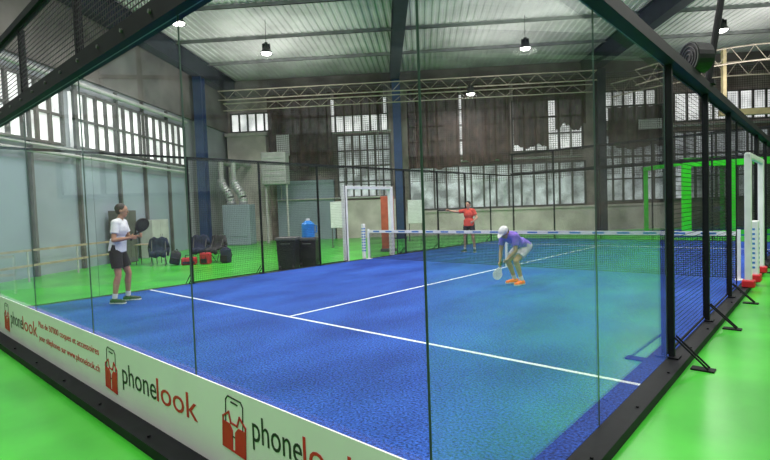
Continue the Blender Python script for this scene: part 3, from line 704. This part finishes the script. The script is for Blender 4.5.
def racket(M,grip,axis,nrm,body,lab,k=1.0):
    a=V(axis).normalized(); n=(V(nrm)-V(nrm).dot(a)*a).normalized(); s=a.cross(n)
    T=M@Matrix.Translation(grip)@Matrix((a,s,n)).transposed().to_4x4()@Matrix.Scale(k,4)
    e=empty('padel_racket',T,lab,'racket')
    obj(G().cyl((-.07,0,0),(.09,0,0),.017,.016,12).cyl((-.075,0,0),(-.068,0,0),.021,.021,12),'grip',M_blackp,parent=e)
    g=G(); N=32; ho=.017
    out=[(.29+.145*math.cos(2*math.pi*i/N),.125*math.sin(2*math.pi*i/N)*(1-.10*(math.cos(2*math.pi*i/N)<0)*abs(math.cos(2*math.pi*i/N)))) for i in range(N)]
    g.add([(x,y,-ho) for x,y in out]+[(x,y,ho) for x,y in out],[tuple(range(N))[::-1],tuple(range(N,2*N))]+[(i,(i+1)%N,N+(i+1)%N,N+i) for i in range(N)])
    for sg in (-1,1): g.cyl((.08,0,0),(.19,sg*.075,0),.015,.016,10)
    obj(g,'racket_head',body,parent=e)
    g=G()
    for i in range(-3,4):
        for j in range(-3,4):
            if i*i+j*j<=9: 
                for z in (-ho-.001,ho): g.cyl((.30+i*.027,j*.027,z),(.30+i*.027,j*.027,z+.001),.0055,n=8)
    h=obj(g,'drill_holes',M_frame,parent=e); h['kind']='stuff'
# player standing near the side wall
WM=TC@V((-8.9,2.05,0))
M1=WT(WM.x-.03,WM.y,.007,math.radians(12))@Matrix.Scale(1.06,4)
J=dict(pelvis=(-.02,0,.97),chest=(.03,0,1.31),head=(.09,0,1.65),shL=(.04,.165,1.43),shR=(.03,-.165,1.43),
 elL=(.10,.24,1.15),wrL=(.33,.08,1.18),elR=(.02,-.26,1.13),wrR=(.26,-.16,1.16),palmR=(0,1,.1),palmL=(.1,-1,.3),
 hipL=(-.02,.095,.91),hipR=(-.02,-.095,.91),knL=(.10,.13,.50),knR=(.02,-.13,.49),anL=(.06,.15,.085),anR=(-.06,-.15,.085),toeL=(.19,.17,.03),toeR=(.07,-.19,.03))
_,en=person(M1,J,M_skin,M_shirtw,M_shortb,M_shoek,'person in white t-shirt and black shorts standing ready with a racket',(1,.1,-.05),'short')
racket(M1,en['R'],(.45,.10,.62),(.9,-.8,0),M_blackp,'black padel racket held up in front of the chest',.92)
# crouching player
WM=TC@V((-3.55,7.50,0))
M2=WT(WM.x+.06,WM.y,.007,math.radians(216))
J=dict(pelvis=(-.24,0,.76),chest=(.05,0,.94),head=(.26,0,1.05),shL=(.14,.17,.97),shR=(.14,-.17,.97),
 elL=(.17,.20,.69),wrL=(.24,.06,.52),elR=(.17,-.20,.68),wrR=(.22,-.18,.46),palmR=(0,1,0),palmL=(0,-1,-.2),
 hipL=(-.24,.09,.72),hipR=(-.24,-.09,.72),knL=(.10,.13,.48),knR=(.07,-.12,.46),anL=(-.05,.13,.085),anR=(-.13,-.13,.085),toeL=(.08,.15,.03),toeR=(.0,-.15,.03))
_,en=person(M2,J,M_skin2,M_shirtp,M_shortw,M_shoeo,'person in violet shirt and white cap crouching low for a ball',(.68,0,-.75),'short',M_white)
racket(M2,en['R'],(.22,-.15,-.75),(.5,.8,0),M_whiteglossy,'white padel racket held low near the turf',.76)
# far player
WM=TC@V((-8.16,13.25,0))
M3=WT(WM.x,WM.y,.007,math.radians(250))@Matrix.Scale(1.01,4)
J=dict(pelvis=(0,0,.95),chest=(.02,0,1.30),head=(.06,0,1.63),shL=(.02,.17,1.42),shR=(.02,-.17,1.42),
 elL=(.06,.30,1.18),wrL=(.24,.20,1.06),elR=(.08,-.43,1.40),wrR=(.14,-.66,1.45),palmR=(1,0,0),palmL=(0,-1,0),
 hipL=(0,.095,.90),hipR=(0,-.095,.90),knL=(.07,.15,.49),knR=(.06,-.15,.49),anL=(.0,.18,.085),anR=(-.02,-.18,.085),toeL=(.12,.21,.03),toeR=(.10,-.22,.03))
_,en=person(M3,J,M_skin2,M_shirtr,M_shortb,M_shoek,'person in coral red shirt and dark shorts reaching out with racket',(1,-.2,-.05),'short',vo=.011)
racket(M3,en['R'],(.1,-1,.15),(.4,0,1),M_blackp,'black padel racket held out at shoulder height',.85)

# ------------------------------------------------------------------ camera, world
yaw,pit,rol,f=.08,-.0427,-.0352,495.75
fw=V((-math.sin(yaw)*math.cos(pit),math.cos(yaw)*math.cos(pit),math.sin(pit)))
r0=V((math.cos(yaw),math.sin(yaw),0)); u0=r0.cross(fw)
r=r0*math.cos(rol)+u0*math.sin(rol); u=-r0*math.sin(rol)+u0*math.cos(rol)
cd=bpy.data.cameras.new('camera'); co=bpy.data.objects.new('camera',cd); COL.objects.link(co)
co.matrix_world=Matrix(((r.x,u.x,-fw.x,0),(r.y,u.y,-fw.y,0),(r.z,u.z,-fw.z,1.6167),(0,0,0,1)))
cd.sensor_width=36; cd.lens=f*36/770; cd.clip_start=.02; sc.camera=co
w=bpy.data.worlds.new('world'); sc.world=w; w.use_nodes=True; w.node_tree.nodes['Background'].inputs[0].default_value=(.6,.7,.8,1); w.node_tree.nodes['Background'].inputs[1].default_value=.5
sc.view_settings.view_transform='Standard'; sc.view_settings.look='None'; sc.view_settings.exposure=0
